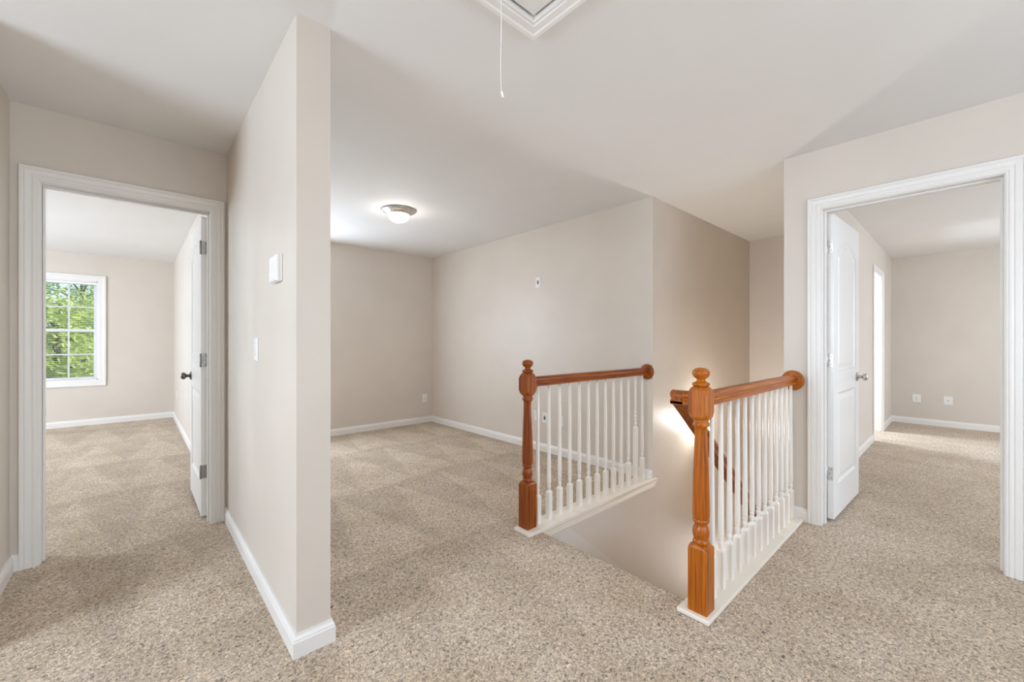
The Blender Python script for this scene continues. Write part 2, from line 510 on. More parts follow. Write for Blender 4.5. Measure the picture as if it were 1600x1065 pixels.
wallY('wall_lower_near', STX - 0.24, STX - 0.12, YRL, YST + T, 'beige wall under the top step', (), ZL, -0.28)

# baseboards ---------------------------------------------------------
BB = [(0.0, 0.0), (0.015, 0.0), (0.015, 0.058), (0.0125, 0.064), (0.0125, 0.068), (0.009, 0.076), (0.006, 0.080), (0.005, 0.087), (0.0, 0.087)]
def baseboard(path, names, label):
    P = [Vector((a, b)) for a, b in path]
    nrm = []
    for i in range(len(P) - 1):
        d = (P[i + 1] - P[i]).normalized(); nrm.append(Vector((-d.y, d.x)))
    mit = []
    for i in range(len(P)):
        if i == 0: mit.append(nrm[0])
        elif i == len(P) - 1: mit.append(nrm[-1])
        else:
            s = nrm[i - 1] + nrm[i]; mit.append(s / (1 + nrm[i - 1].dot(nrm[i])))
    for i in range(len(P) - 1):
        if names[i] is None: continue
        rg = []
        for k in (i, i + 1):
            rg.append([(P[k].x + mit[k].x * t, P[k].y + mit[k].y * t, z) for t, z in BB])
        o = MB().rings(rg, False, True, True).build('baseboard_' + names[i], M_TRIM)
        struct(o, label[i] if isinstance(label, list) else label, 'baseboard')
CW = 0.072
baseboard([(XR, YST + 0.004), (XR, YB), (XS1, YB), (XS1, YS), (XS, YS), (XS, Y1), (LDO[1] + CW + 0.001, Y1)],
          ['loft_right', 'back', 'partition_right', 'partition_end', 'partition_left', 'hall_end_right'],
          ['white baseboard along the long loft wall', 'white baseboard along the loft back wall', 'white baseboard on the hidden side of the partition',
           'white baseboard wrapping the end of the partition', 'white baseboard along the partition beside the hall', 'tiny white baseboard piece right of the left doorway'])
baseboard([(LDO[0] - CW - 0.001, Y1), (XL, Y1), (XL, SDO[1])], ['hall_end_left', 'left'],
          ['tiny white baseboard piece left of the left doorway', 'white baseboard along the far left hall wall'])
baseboard([(XR, RDO[1] + CW + 0.001), (XR, YC - 0.004)], ['right'], 'short white baseboard between right doorway and near balustrade')
baseboard([(XR, YH), (XR, RDO[0] - CW - 0.001)], ['right_near'], 'white baseboard right of the right doorway')
baseboard([(XS, Y1 + T + 0.1), (XS, YW), (XRM, YW)], ['bedroom_right', 'window'],
          ['white baseboard behind the open left door', 'white baseboard below the window'])
baseboard([(XRF, YRM), (XRF, YRL), (CDO[1] + CW + 0.001, YRL)], ['room_far', 'room_left_far'],
          ['white baseboard on the far wall of the right room', 'short white baseboard beyond the bright side doorway'])
baseboard([(CDO[0] - CW - 0.001, YRL), (XR + T + 0.02, YRL)], ['room_left'], 'white baseboard behind the open right door')

# door casings and jambs ------------------------------------------------
CAS = [(0.0, 0.0), (0.0, 0.008), (0.004, 0.010), (0.010, 0.010), (0.014, 0.013), (0.022, 0.0135), (0.028, 0.0115), (0.034, 0.015), (0.050, 0.0165), (0.056, 0.0145), (0.060, 0.0185), (0.070, 0.0185), (0.072, 0.016), (0.072, 0.0)]
def casing(m, s0, s1, top, fn, rev=0.005):
    """three-sided mitred moulding; fn(s, z, out)->xyz"""
    rg = []
    for st in range(4):
        r = []
        for w, t in CAS:
            w = w + rev if False else w
            s = (s0 - w) if st < 2 else (s1 + w)
            z = top + w if st in (1, 2) else 0.0
            r.append(fn(s, z, t))
        rg.append(r)
    m.rings(rg, False, True, True)
def frame4(m, s0, s1, z0, z1, fn, prof):
    rg = []
    for st in range(5):
        st %= 4
        r = []
        for w, t in prof:
            s = (s0 - w) if st in (0, 1) else (s1 + w)
            z = (z1 + w) if st in (1, 2) else (z0 - w)
            r.append(fn(s, z, t))
        rg.append(r)
    m.rings(rg, False)

def doorframe(n, s0, s1, top, faceA, faceB, along, label, stop=None):
    """casing on both wall faces (faceA < faceB) and a jamb with stop between; along 'X' or 'Y'"""
    P = (lambda s, d, z: (s, d, z)) if along == 'X' else (lambda s, d, z: (d, s, z))
    j = MB()
    def b(sa, sb, da, db, za, zb):
        p, q = P(sa, da, za), P(sb, db, zb)
        j.box(min(p[0], q[0]), max(p[0], q[0]), min(p[1], q[1]), max(p[1], q[1]), za, zb)
    e = 0.001
    b(s0 - J + e, s0, faceA, faceB, 0, top); b(s1, s1 + J - e, faceA, faceB, 0, top); b(s0 - J + e, s1 + J - e, faceA, faceB, top, top + J - e)
    if stop:
        d0, d1 = stop
        b(s0, s0 + 0.010, d0, d1, 0, top - 0.010); b(s1 - 0.010, s1, d0, d1, 0, top - 0.010); b(s0, s1, d0, d1, top - 0.010, top)
    jo = j.build('trim_%d' % n, M_TRIM, bevel=0.0015, segs=1)
    struct(jo, label, 'door frame')
    a = MB(); casing(a, s0 - 0.004, s1 + 0.004, top + 0.004, lambda s, z, t: P(s, faceA - t, z)); a.build('casing', M_TRIM, jo)
    a = MB(); casing(a, s0 - 0.004, s1 + 0.004, top + 0.004, lambda s, z, t: P(s, faceB + t, z)); a.build('casing', M_TRIM, jo)
    return jo
doorframe(1, LDO[0], LDO[1], LDO[2], Y1, Y1 + T, 'X', 'white moulded frame of the left doorway', (Y1 + 0.045, Y1 + 0.08))
doorframe(2, RDO[0], RDO[1], RDO[2], XR, XR + T, 'Y', 'white moulded frame of the right doorway', (XR + 0.045, XR + 0.08))
doorframe(3, CDO[0], CDO[1], CDO[2], YRL, YC, 'X', 'white frame of the bright doorway inside the right room')

# doors: hollow-core leaf, two raised panels, the upper one arched ------------
def arch_panel(w, z0, z1, rise, n=14):
    """outline counter-clockwise, segmental arch on top when rise > 0"""
    pts = [(-w / 2, z0), (w / 2, z0)]
    if rise <= 0:
        return pts + [(w / 2, z1), (-w / 2, z1)]
    sh = w * 0.07
    hw = w / 2 - sh
    r = (hw * hw + rise * rise) / (2 * rise)
    pts.append((w / 2, z1 - rise))
    a = math.asin(hw / r)
    for i in range(n + 1):
        t = a - 2 * a * i / n
        pts.append((r * math.sin(t), z1 - r + r * math.cos(t)))
    pts.append((-w / 2, z1 - rise))
    return pts
def inset(poly, d):
    n = len(poly); out = []
    for i in range(n):
        p0, p1, p2 = Vector(poly[i - 1]), Vector(poly[i]), Vector(poly[(i + 1) % n])
        d1 = (p1 - p0).normalized(); d2 = (p2 - p1).normalized()
        n1 = Vector((-d1.y, d1.x)); n2 = Vector((-d2.y, d2.x))
        k = (n1 + n2) / max(0.3, 1 + n1.dot(n2))
        out.append(tuple(p1 + k * d))
    return out

def make_door(n, width, height, label, hinge_mat, knob_side, knob_mat):
    """local frame: hinge edge at x=0, leaf runs along +x, thickness y 0..th, floor gap at z"""
    th, gap = 0.035, 0.018
    root = empty('door_%d' % n)
    st = 0.108; pw = width - 2 * st; cx = width / 2
    up = arch_panel(pw, 0.995, 1.90, 0.085)
    lo = arch_panel(pw, 0.235, 0.845, 0)
    m = MB()
    zt = height
    m.box(0, st, 0, th, gap, zt); m.box(width - st, width, 0, th, gap, zt)
    m.box(st, width - st, 0, th, gap, 0.235); m.box(st, width - st, 0, th, 0.845, 0.995)
    arc = [(x + cx, z) for x, z in up[2:]]       # from right shoulder over the arch to left shoulder
    poly = arc + [(st, zt), (width - st, zt)]
    m.prism(poly, 0, th, lambda a, b, h: (a, h, b))
    m.build('leaf', M_DOOR, root, bevel=0.0012, segs=1, angle=60)
    for pl in (up, lo):
        q = MB()
        for side in (0, 1):
            def fn(p, dep):
                return (p[0] + cx, dep if side == 0 else th - dep, p[1])
            steps = [(0.0, 0.0), (0.006, 0.0055), (0.014, 0.009), (0.020, 0.0095), (0.040, 0.0045), (0.052, 0.002)]
            rg = [[fn(p, dep) for p in inset(pl, d)] for d, dep in steps]
            q.rings(rg, False, False, True)
        q.build('panel', M_DOOR, root)
    for hz in (0.318, 1.068, 1.825):
        h = MB()
        h.box(-0.0022, 0.0002, 0.004, th - 0.002, hz - 0.044, hz + 0.044)
        h.lathe([(0.0055, hz - 0.046), (0.0055, hz + 0.046)], 10, lambda x, y, z: (x - 0.004, y + th + 0.003, z))
        ho = h.build('hinge', hinge_mat, root, bevel=0.0006, segs=1)
        sc = MB()
        for k, (dy, dz) in enumerate(((0.012, 0.028), (0.022, 0.0), (0.012, -0.028))):
            sc.lathe([(0.0032, 0), (0.0026, 0.0008)], 8, lambda x, y, z: (-0.0022 - z, y + dy, x + hz + dz))
        sc.build('screw', M_PEWTER, ho)
    for side in (0, 1):
        kb = MB()
        sg = (lambda t: -t) if side == 0 else (lambda t: th + t)
        prof = [(0.033, 0.0), (0.033, 0.003), (0.028, 0.008), (0.013, 0.011), (0.011, 0.026), (0.014, 0.031), (0.024, 0.037), (0.0275, 0.047), (0.026, 0.056), (0.018, 0.064), (0.006, 0.067)]
        kb.lathe(prof, 24, lambda x, y, z: (width - 0.066 + x, sg(z), 0.925 + y))
        kb.build('knob', knob_mat, root)
    lt = MB().box(width - 0.0005, width + 0.002, th / 2 - 0.012, th / 2 + 0.012, 0.895, 0.955).build('latch_plate', M_HINGE, root)
    return struct(root, label, 'door')

d1 = make_door(1, 0.728, 2.035, 'white two-panel door standing open in the left doorway', M_HINGE, 0, M_PEWTER)
# leaf direction +Y (open 91 deg); thickness towards -X ... mirrored by rotation only
d1.location = (0.360, Y1 + T + 0.002, 0); d1.rotation_euler = (0, 0, R(90))
d2 = make_door(2, 0.752, 2.038, 'white arched-panel door standing open in the right doorway', M_HINGEL, 0, M_NICKEL)
d2.location = (XR + T + 0.002, 0.585, 0); d2.rotation_euler = (0, 0, R(-2))

# windows ------------------------------------------------------------------
WPROF = [(0.0, 0.0), (0.0, 0.012), (0.010, 0.014), (0.050, 0.016), (0.062, 0.020), (0.082, 0.020), (0.085, 0.0)]
def window(n, s0, s1, fn, label, cols, inward, blinds=False):
    """fn(s, z, d)->xyz with d measured from the room face of the wall outwards"""
    root = empty('window_%d' % n)
    def bx(mb, sa, sb, za, zb, da, db):
        p, q = fn(sa, za, da), fn(sb, zb, db)
        mb.box(min(p[0], q[0]), max(p[0], q[0]), min(p[1], q[1]), max(p[1], q[1]), za, zb)
    a = MB(); frame4(a, s0, s1, WZ0, WZ1, lambda s, z, t: fn(s, z, -t), WPROF); a.build('casing', M_TRIM, root)
    a = MB(); w = 0.03
    bx(a, s0, s0 + 0.012, WZ0, WZ1, 0, T); bx(a, s1 - 0.012, s1, WZ0, WZ1, 0, T); bx(a, s0, s1, WZ0, WZ0 + 0.014, 0, T); bx(a, s0, s1, WZ1 - 0.014, WZ1, 0, T)
    a.build('reveal', M_TRIM, root)
    zm = (WZ0 + WZ1) / 2
    for nm, za, zb, da in (('sash', WZ0 + 0.014, zm + 0.02, 0.062), ('sash', zm - 0.02, WZ1 - 0.014, 0.088)):
        sa, sb = s0 + 0.012, s1 - 0.012; db = da + 0.024; fw = 0.034
        a = MB()
        bx(a, sa, sa + fw, za, zb, da, db); bx(a, sb - fw, sb, za, zb, da, db)
        bx(a, sa + fw, sb - fw, za, za + fw, da, db); bx(a, sa + fw, sb - fw, zb - fw, zb, da, db)
        so = a.build('sash', M_VINYL, root, bevel=0.002, segs=1)
        g = MB(); bx(g, sa + fw, sb - fw, za + fw, zb - fw, da + 0.010, da + 0.014); g.build('pane', M_GLASS, so)
        gr = MB(); mw = 0.009
        iw = (sb - fw) - (sa + fw)
        for c in range(1, cols):
            x = sa + fw + iw * c / cols
            bx(gr, x - mw, x + mw, za + fw, zb - fw, da + 0.006, da + 0.018)
        zc = (za + zb) / 2
        bx(gr, sa + fw, sb - fw, zc - mw, zc + mw, da + 0.0065, da + 0.0175)
        gr.build('muntin', M_VINYL, so)
    if blinds:
        hd = MB(); bx(hd, s0 + 0.014, s1 - 0.014, WZ1 - 0.044, WZ1 - 0.016, 0.016, 0.052); hd.build('head_rail', M_VINYL, root, bevel=0.002, segs=1)
        br = MB(); bx(br, s0 + 0.016, s1 - 0.016, WZ0 + 0.018, WZ0 + 0.032, 0.024, 0.046); br.build('bottom_rail', M_VINYL, root, bevel=0.002, segs=1)
        z = WZ0 + 0.046
        sm = None
        while z < WZ1 - 0.05:
            if sm is None:
                q = MB()
                k = 5
                top = []
                for i in range(k):
                    t = i / (k - 1); top.append((0.0225 + 0.025 * t, 0.0022 * (1 - (2 * t - 1) ** 2)))
                prof = top + [(d, h - 0.0006) for d, h in top[::-1]]
                rg = [[Vector(fn(s, h, d)) for d, h in prof] for s in (s0 + 0.018, s1 - 0.018)]
                q.rings(rg, False, True, True)
                sm = q.mesh('blind_slat', M_VINYL)
            o = link('blind_slat', sm, root, (0, 0, z))
            z += 0.0255
        for s in (s0 + 0.12, s1 - 0.12):
            cd = MB(); p0 = fn(s, WZ0 + 0.03, 0.035); p1 = fn(s, WZ1 - 0.03, 0.035)
            cd.tube([p0, p1], 0.0008, 5); cd.build('ladder_cord', M_VINYL, root)
    return struct(root, label, 'window')
window(1, WIN_L[0], WIN_L[1], lambda s, z, d: (s, YW + d, z), 'white double-hung window with blinds looking onto green trees', 3, None, True)
window(2, 0.75, 1.65, lambda s, z, d: (s, YB + d, z), 'white double-hung loft window hidden behind the partition', 3, None)
window(3, -0.3, 2.6, lambda s, z, d: (s, YH - d, z), 'added unseen wide white window behind the viewer', 9, None)  # added window, unseen, fills the hall from behind
window(4, 5.1, 6.9, lambda s, z, d: (s, YRM - d, z), 'added unseen wide white window of the right room', 6, None)  # unseen window added to light the right room
window(5, 5.3, 7.1, lambda s, z, d: (XRM - d, s, z), 'added unseen wide white window on the side of the left room', 6, None)  # second left-room window, added out of view as a fill
window(7, 0.7, 2.5, lambda s, z, d: (XRM - d, s, z), 'wide white window of the added unseen room off the hall', 6, None)  # added along with its room as a light source
window(6, 6.58, 7.42, lambda s, z, d: (s, YCL + d, z), 'white window of the bright side room', 3, None)

w8 = window(8, 0.95, 1.69, lambda s, z, d: (XE + d, s, z), 'added unseen white window low at the foot of the stairs', 2, None)  # unseen window added to brighten the lower stairwell
w8.location = (0, 0, -3.1)

# attic hatch ------------------------------------------------------------------
ah = empty('attic_hatch', ((AX0 + AX1) / 2, (AY0 + AY1) / 2, H))
cxh, cyh = (AX0 + AX1) / 2, (AY0 + AY1) / 2
HP = [(0.0, 0.0), (0.0, 0.009), (0.005, 0.012), (0.014, 0.012), (0.018, 0.016), (0.040, 0.019), (0.046, 0.024), (0.058, 0.026), (0.062, 0.020), (0.062, 0.0)]
m = MB(); rg = []
for sx, sy in ((-1, -1), (1, -1), (1, 1), (-1, 1), (-1, -1)):
    rg.append([(sx * ((AX1 - AX0) / 2 + w), sy * ((AY1 - AY0) / 2 + w), -t) for w, t in HP])
m.rings(rg, False); m.build('frame_moulding', M_TRIM, ah)
hx, hyy = (AX1 - AX0) / 2 - 0.012, (AY1 - AY0) / 2 - 0.012
MB().box(-hx, hx, -hyy, hyy, -0.002, 0.018).build('hatch_panel', M_CEIL, ah)
MB().box(-hx - 0.0115, hx + 0.0115, -hyy - 0.0115, hyy + 0.0115, 0.0185, 0.03).build('gap_shade_sheet', M_GAP, ah)  # near-black sheet, the gap's shade put into its colour
tag(ah, 'white moulded attic hatch set in the ceiling at the top', 'attic hatch')
pc = empty('pull_cord', (0.910, 1.053, H))
pts = [(0, 0, 0.004)]
for i in range(1, 15):
    t = i / 14
    pts.append((0.0025 * math.sin(t * 7.0) * t, 0.0016 * math.sin(t * 9) * t, -0.405 * t))
MB().tube(pts, 0.0017, 6).build('cord', M_PLATE, pc)
MB().lathe([(0.0015, -0.426), (0.0042, -0.422), (0.0046, -0.412), (0.003, -0.404), (0.0012, -0.402)], 10, lambda x, y, z: (x + 0.0018 + (-0.402 - z) * 0.18, y + 0.0007 - (-0.402 - z) * 0.18, z)).build('cord_tip', M_PLATE, pc)
tag(pc, 'thin white pull cord hanging from the attic hatch', 'pull cord')

# ceiling lamps (flush dome) ----------------------------------------------------
def flush_lamp(loc, label):
    r = empty('ceiling_lamp', loc)
    MB().lathe([(0.092, -0.050), (0.099, -0.050), (0.106, -0.047), (0.114, -0.038), (0.128, -0.028), (0.140, -0.022), (0.151, -0.016), (0.156, -0.010), (0.155, -0.004), (0.148, 0.0)], 40).build('flange', M_NICKEL, r)
    pr = [(0.004, -0.118)]
    for i in range(1, 13):
        a = i / 12 * math.pi / 2
        pr.append((0.098 * math.sin(a), -0.049 - 0.069 * math.cos(a)))
    MB().lathe(pr, 36).build('glass_dome', M_LAMP, r)
    MB().lathe([(0.003, -0.130), (0.007, -0.127), (0.008, -0.122), (0.006, -0.119), (0.009, -0.1165), (0.004, -0.115)], 14).build('finial', M_NICKEL, r)
    tag(r, label, 'ceiling lamp')
    return r
flush_lamp((1.845, 3.62, H), 'lit flush dome lamp with nickel rim on the loft ceiling')
flush_lamp((-0.02, 0.30, H), 'added unseen flush dome lamp with nickel rim on the hall ceiling behind the viewer')  # lamp added out of view to brighten the hall
flush_lamp((6.0, -1.6, H), 'added unseen flush dome lamp with nickel rim on the right room ceiling')  # extra lamp, added out of view to fill the right room

# balustrades -----------------------------------------------------------------
def chamfer_block(m, s, z0, z1, c, fn=None):
    """square block with softly chamfered ends"""
    def sq(h, z): return [(-h, -h, z), (h, -h, z), (h, h, z), (-h, h, z)]
    m.rings([sq(s - c, z0), sq(s - c * 0.25, z0 + c * 0.75), sq(s, z0 + c * 1.6), sq(s, z1 - c * 1.6), sq(s - c * 0.25, z1 - c * 0.75), sq(s - c, z1)], False, True, True)

def newel(parent, loc, mat, finmat):
    s = 0.041
    m = MB()
    # square foot, its upper corners rounded down to the turning
    def octo(h, c, z): return [(-h + c, -h, z), (h - c, -h, z), (h, -h + c, z), (h, h - c, z), (h - c, h, z), (-h + c, h, z), (-h, h - c, z), (-h, -h + c, z)]
    b0 = 0.018
    m.rings([octo(s, 0.0015, b0), octo(s, 0.0015, 0.285), octo(s, 0.006, 0.296), octo(s - 0.003, 0.014, 0.305), octo(s - 0.009, 0.019, 0.311)], False, True, True)
    # turned shaft
    prof = [(0.030, 0.309), (0.0335, 0.313), (0.0345, 0.319), (0.0325, 0.325), (0.0285, 0.329), (0.0300, 0.334), (0.0335, 0.344), (0.0350, 0.357), (0.0340, 0.370), (0.0300, 0.384), (0.0255, 0.394), (0.0265, 0.399),
            (0.0330, 0.404), (0.0352, 0.410), (0.0340, 0.416), (0.0310, 0.419), (0.0340, 0.422), (0.0352, 0.430), (0.0355, 0.46), (0.0345, 0.52), (0.0325, 0.60), (0.0295, 0.68), (0.0268, 0.75), (0.0255, 0.800), (0.0262, 0.812),
            (0.0285, 0.819), (0.0335, 0.824), (0.0350, 0.831), (0.0335, 0.838), (0.0300, 0.841), (0.0310, 0.846), (0.0320, 0.856)]
    m.lathe(prof, 32)
    # upper block: shield-shaped faces with scooped corners
    m.rings([octo(s - 0.010, 0.018, 0.852), octo(s - 0.004, 0.019, 0.858), octo(s, 0.017, 0.866), octo(s, 0.008, 0.878), octo(s, 0.003, 0.890), octo(s, 0.003, 0.958), octo(s, 0.008, 0.970), octo(s, 0.017, 0.982), octo(s - 0.004, 0.019, 0.990), octo(s - 0.010, 0.018, 0.996)], False, True, True)
    n = m.build('newel_post', mat, parent, loc=loc)
    f = MB().lathe([(0.024, 0.994), (0.030, 0.997), (0.0355, 1.002), (0.0365, 1.007), (0.0345, 1.012), (0.026, 1.016), (0.0195, 1.021), (0.0175, 1.027), (0.0205, 1.031), (0.029, 1.037), (0.0350, 1.047), (0.0368, 1.055), (0.0350, 1.064), (0.028, 1.072), (0.016, 1.077), (0.004, 1.079)], 32)
    f.build('finial', finmat, n)
    return n

def bal_mesh(kind):
    m = MB(); h = 0.016
    def sq(w, z): return [(-w, -w, z), (w, -w, z), (w, w, z), (-w, w, z)]
    zb = 0.020
    if kind == 0:
        m.rings([sq(h, zb), sq(h, 0.196), sq(h - 0.003, 0.203), sq(h - 0.007, 0.208)], False, True, True)
        m.lathe([(0.0095, 0.206), (0.0105, 0.210), (0.0085, 0.214), (0.0110, 0.222), (0.0128, 0.232), (0.0118, 0.243), (0.0095, 0.250), (0.0125, 0.254), (0.0130, 0.258), (0.0108, 0.262), (0.0130, 0.267), (0.0135, 0.285), (0.0132, 0.36), (0.0122, 0.50), (0.0108, 0.66), (0.0096, 0.80), (0.0090, 0.915)], 14)
    else:
        m.rings([sq(h, zb), sq(h, 0.470), sq(h - 0.003, 0.478), sq(h - 0.007, 0.483)], False, True, True)
        pr = [(0.0090, 0.481), (0.0110, 0.487), (0.0080, 0.494)]
        z = 0.494
        for i in range(4):
            pr += [(0.0080, z + 0.004), (0.0120, z + 0.012), (0.0120, z + 0.018), (0.0080, z + 0.026)]; z += 0.030
        pr += [(0.0088, z + 0.02), (0.0080, 0.80), (0.0078, 0.835), (0.011, 0.842), (0.008, 0.850), (0.011, 0.858), (0.008, 0.866), (0.010, 0.875), (0.010, 0.915)]
        m.lathe(pr, 14)
    return m.mesh('baluster', M_BAL)
BAL = [bal_mesh(0), bal_mesh(1)]
# moulded rail section (half width, height above rail bottom)
RAIL = [(0.026, 0.0), (0.0285, 0.003), (0.0285, 0.013), (0.0265, 0.017), (0.0215, 0.020), (0.0200, 0.025), (0.0215, 0.030), (0.0270, 0.034), (0.0290, 0.040), (0.0280, 0.048), (0.0230, 0.056), (0.0140, 0.061), (0.004, 0.0625)]
RAILP = [(a, b) for a, b in RAIL] + [(-a, b) for a, b in RAIL[::-1]]

def balustrade(newel_xy, wall_x, y, xs, odd, mats, label, shoe):
    root = empty('balustrade', (newel_xy[0], y, 0))
    bx_, by_ = newel_xy[0], y
    L = lambda x, yy, z: (x - bx_, yy - by_, z)
    newel(root, L(newel_xy[0], newel_xy[1], 0), mats[0], mats[0])
    zr = 0.908
    m = MB(); m.prism(RAILP, newel_xy[0] + 0.036, wall_x - 0.016, lambda a, b, h: L(h, y + a, zr + b), True)
    ro = m.build('handrail', mats[1], root)
    ro.data.polygons.foreach_set('use_smooth', [False] * len(ro.data.polygons))
    m = MB(); m.lathe([(0.058, 0.0), (0.066, 0.002), (0.067, 0.008), (0.064, 0.013), (0.058, 0.016), (0.004, 0.0165)], 36, lambda x, yy, z: L(wall_x - 0.0005 - z, y + x, 0.932 + yy * 1.0))
    m.build('rosette', mats[1], root)
    shoe(root, L)
    for i, x in enumerate(xs):
        link('baluster', BAL[1 if i == odd else 0], root, L(x, y, 0))
    return tag(root, label, 'balustrade', 'balustrades on both sides of the stair opening')

def shoe_far(root, L):
    m = MB()
    p, q = L(1.768, 1.783, 0.0), L(XR - 0.016, 1.925, 0.020)
    m.box(p[0], q[0], p[1], q[1], 0.001, 0.020)
    p, q = L(XR - 0.016, 1.783, 0.0), L(XR + 0.035, YST - 0.0015, 0.020)
    m.box(p[0], q[0], p[1], q[1], 0.001, 0.020)
    m.build('shoe_plate', M_CREAM, root, bevel=0.003, segs=2)
    prof = [(0.0, -0.056), (0.006, -0.056), (0.007, -0.040), (0.010, -0.032), (0.012, -0.018), (0.019, -0.008), (0.019, 0.0005), (0.0, 0.0005)]
    m = MB(); m.prism(prof, STX + 0.0, XR + 0.026, lambda a, b, h: L(h, YST - 0.0005 - a, b)); m.build('cove_moulding', M_CREAM, root)
def shoe_near(root, L):
    m = MB()
    p, q = L(1.772, 0.722, 0.0), L(XR - 0.016, 0.862, 0.020)
    m.box(p[0], q[0], p[1], q[1], 0.001, 0.020)
    m.build('shoe_plate', M_CREAM, root, bevel=0.003, segs=2)
    prof = [(0.0, -0.056), (0.006, -0.056), (0.007, -0.040), (0.010, -0.032), (0.012, -0.018), (0.019, -0.008), (0.019, 0.0005), (0.0, 0.0005)]
    m = MB(); m.prism(prof, STX, XR - 0.018, lambda a, b, h: L(h, YC + 0.0005 + a, b)); m.build('cove_moulding', M_CREAM, root)

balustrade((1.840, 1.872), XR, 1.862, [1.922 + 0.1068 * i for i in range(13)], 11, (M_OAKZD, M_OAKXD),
           'farther balustrade with shade-toned oak newel, white balusters and cream sill beside the loft', shoe_far)
balustrade((1.836, 0.782), XR, 0.786, [1.960 + 0.1064 * i for i in range(13)], -1, (M_OAKZ, M_OAKX),
           'nearer balustrade with honey oak newel in front, ending beside the right doorway', shoe_near)

# stair handrail: level return from the near newel, then down with the stairs -------
SLOPE = 0.80
hr = empty('stair_handrail', (1.84, 0.883, 0.9))
L = lambda x, y, z: (x - 1.84, y - 0.883, z - 0.9)
m = MB()
x0, x1 = 1.812, 4.75
z0t = 0.972
# sloping rail: section sheared down the stairs, upper end running level into the return
rgs = []
for x in (x0, x0 + 0.02, x0 + 0.035, x0 + 0.055, 2.2, 3.0, 4.0, x1):
    drop = SLOPE * (x - x0)
    r = []
    for a, b in RAILP:
        zt = 0.908 + b * 1.28 + 0.012 - drop
        zl = 0.908 + b
        r.append(L(x, 0.883 + a, min(zt, zl) if x < x0 + 0.06 else zt))
    rgs.append(r)
m.rings(rgs, False, True, True)
m.build('sloping_rail', M_OAKXD, hr)  # darker oak puts the stairwell shade into the rail colour
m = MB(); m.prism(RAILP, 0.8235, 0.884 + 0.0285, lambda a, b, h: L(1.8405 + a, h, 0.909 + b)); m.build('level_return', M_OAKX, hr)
for xb in (3.0, 4.4):
    zb = 0.915 - SLOPE * (xb - x0)
    b = MB(); b.tube([L(xb, 0.883, zb + 0.01), L(xb, 0.880, zb - 0.03), L(xb, 0.866, zb - 0.05), L(xb, YC + 0.004, zb - 0.055)], 0.006, 8)
    b.lathe([(0.026, 0.0005), (0.026, 0.003), (0.012, 0.008)], 18, lambda x, y, z: L(xb + x, YC + z, zb - 0.055 + y))
    b.build('bracket', M_HINGE, hr)
tag(hr, 'shade-toned oak handrail sloping down the stairs from the near newel', 'handrail')

# staircase ------------------------------------------------------------------
stc = empty('staircase', (STX, (YC + YST) / 2, ZL))
rise = -ZL / 14; run = rise / SLOPE
for i in range(1, 14):
    zt = -rise * i - ZL
    xa = run * (i - 1)
    m = MB().box(xa - 0.0, xa + run + 0.022, -(YST - YC) / 2 + 0.017, (YST - YC) / 2 - 0.017, zt - 0.035, zt)
    m.build('tread', M_CARPET_STAIR, stc, bevel=0.010, segs=2)
    MB().box(xa + run - 0.004, xa + run + 0.006, -(YST - YC) / 2 + 0.017, (YST - YC) / 2 - 0.017, max(0.001, zt - rise), zt - 0.03).build('riser', M_CARPET_STAIR, stc)
MB().box(0.0015, 0.010, -(YST - YC) / 2 + 0.017, (YST - YC) / 2 - 0.017, -ZL - rise, -ZL - 0.002).build('riser', M_CARPET_STAIR, stc)
for side in (-1, 1):
    yo = side * ((YST - YC) / 2 - 0.001); yi = side * ((YST - YC) / 2 - 0.016)
    zz = lambda x: -ZL + 0.17 - SLOPE * x
    top0 = -ZL - 0.0575
    xk = (0.17 + 0.0575) / SLOPE
    xend = (-ZL + 0.17 - 0.10) / SLOPE
    poly = [(0.002, -ZL - 0.30), (0.002, top0), (xk, top0), (xend, zz(xend)), (xend, 0.002), (xend - 0.25, 0.002)]
    m = MB(); m.prism(poly, yo, yi, lambda a, b, h: (a, h, b))
    tag(m.build('skirt_board', M_SKIRT, stc), 'painted sloping skirt board')
tag(stc, 'carpeted staircase dropping between the two balustrades', 'staircase')

# sconce on the stairwell wall, mostly behind the near newel ---------------------------
sc = empty('wall_sconce', (4.17, YST, 0.266))
MB().lathe([(0.045, 0.0), (0.045, 0.008), (0.035, 0.014), (0.006, 0.016)], 24, lambda x, y, z: (x, -z, y - 0.03)).build('backplate', M_NICKEL, sc)
MB().tube([(0, -0.012, -0.03), (0, -0.05, -0.045), (0, -0.075, -0.035), (0, -0.08, -0.015)], 0.007, 10).build('arm', M_NICKEL, sc)
MB().lathe([(0.026, -0.02), (0.040, 0.0), (0.050, 0.03), (0.055, 0.06), (0.0565, 0.075), (0.053, 0.075), (0.046, 0.03), (0.03, 0.0)], 28, lambda x, y, z: (x, y - 0.08, z)).build('glass_shade', M_SCONCE, sc)
tag(sc, 'small lit wall lamp glowing low in the stairwell behind the near newel', 'wall lamp')
d = bpy.data.lights.new('sconce_light', 'POINT'); d.energy = 22; d.shadow_soft_size = 0.05; d.color = (1.0, 0.96, 0.92)
o = bpy.data.objects.new('sconce_light', d); COL.objects.link(o); o.parent = sc; o.location = (0, -0.08, 0.13)

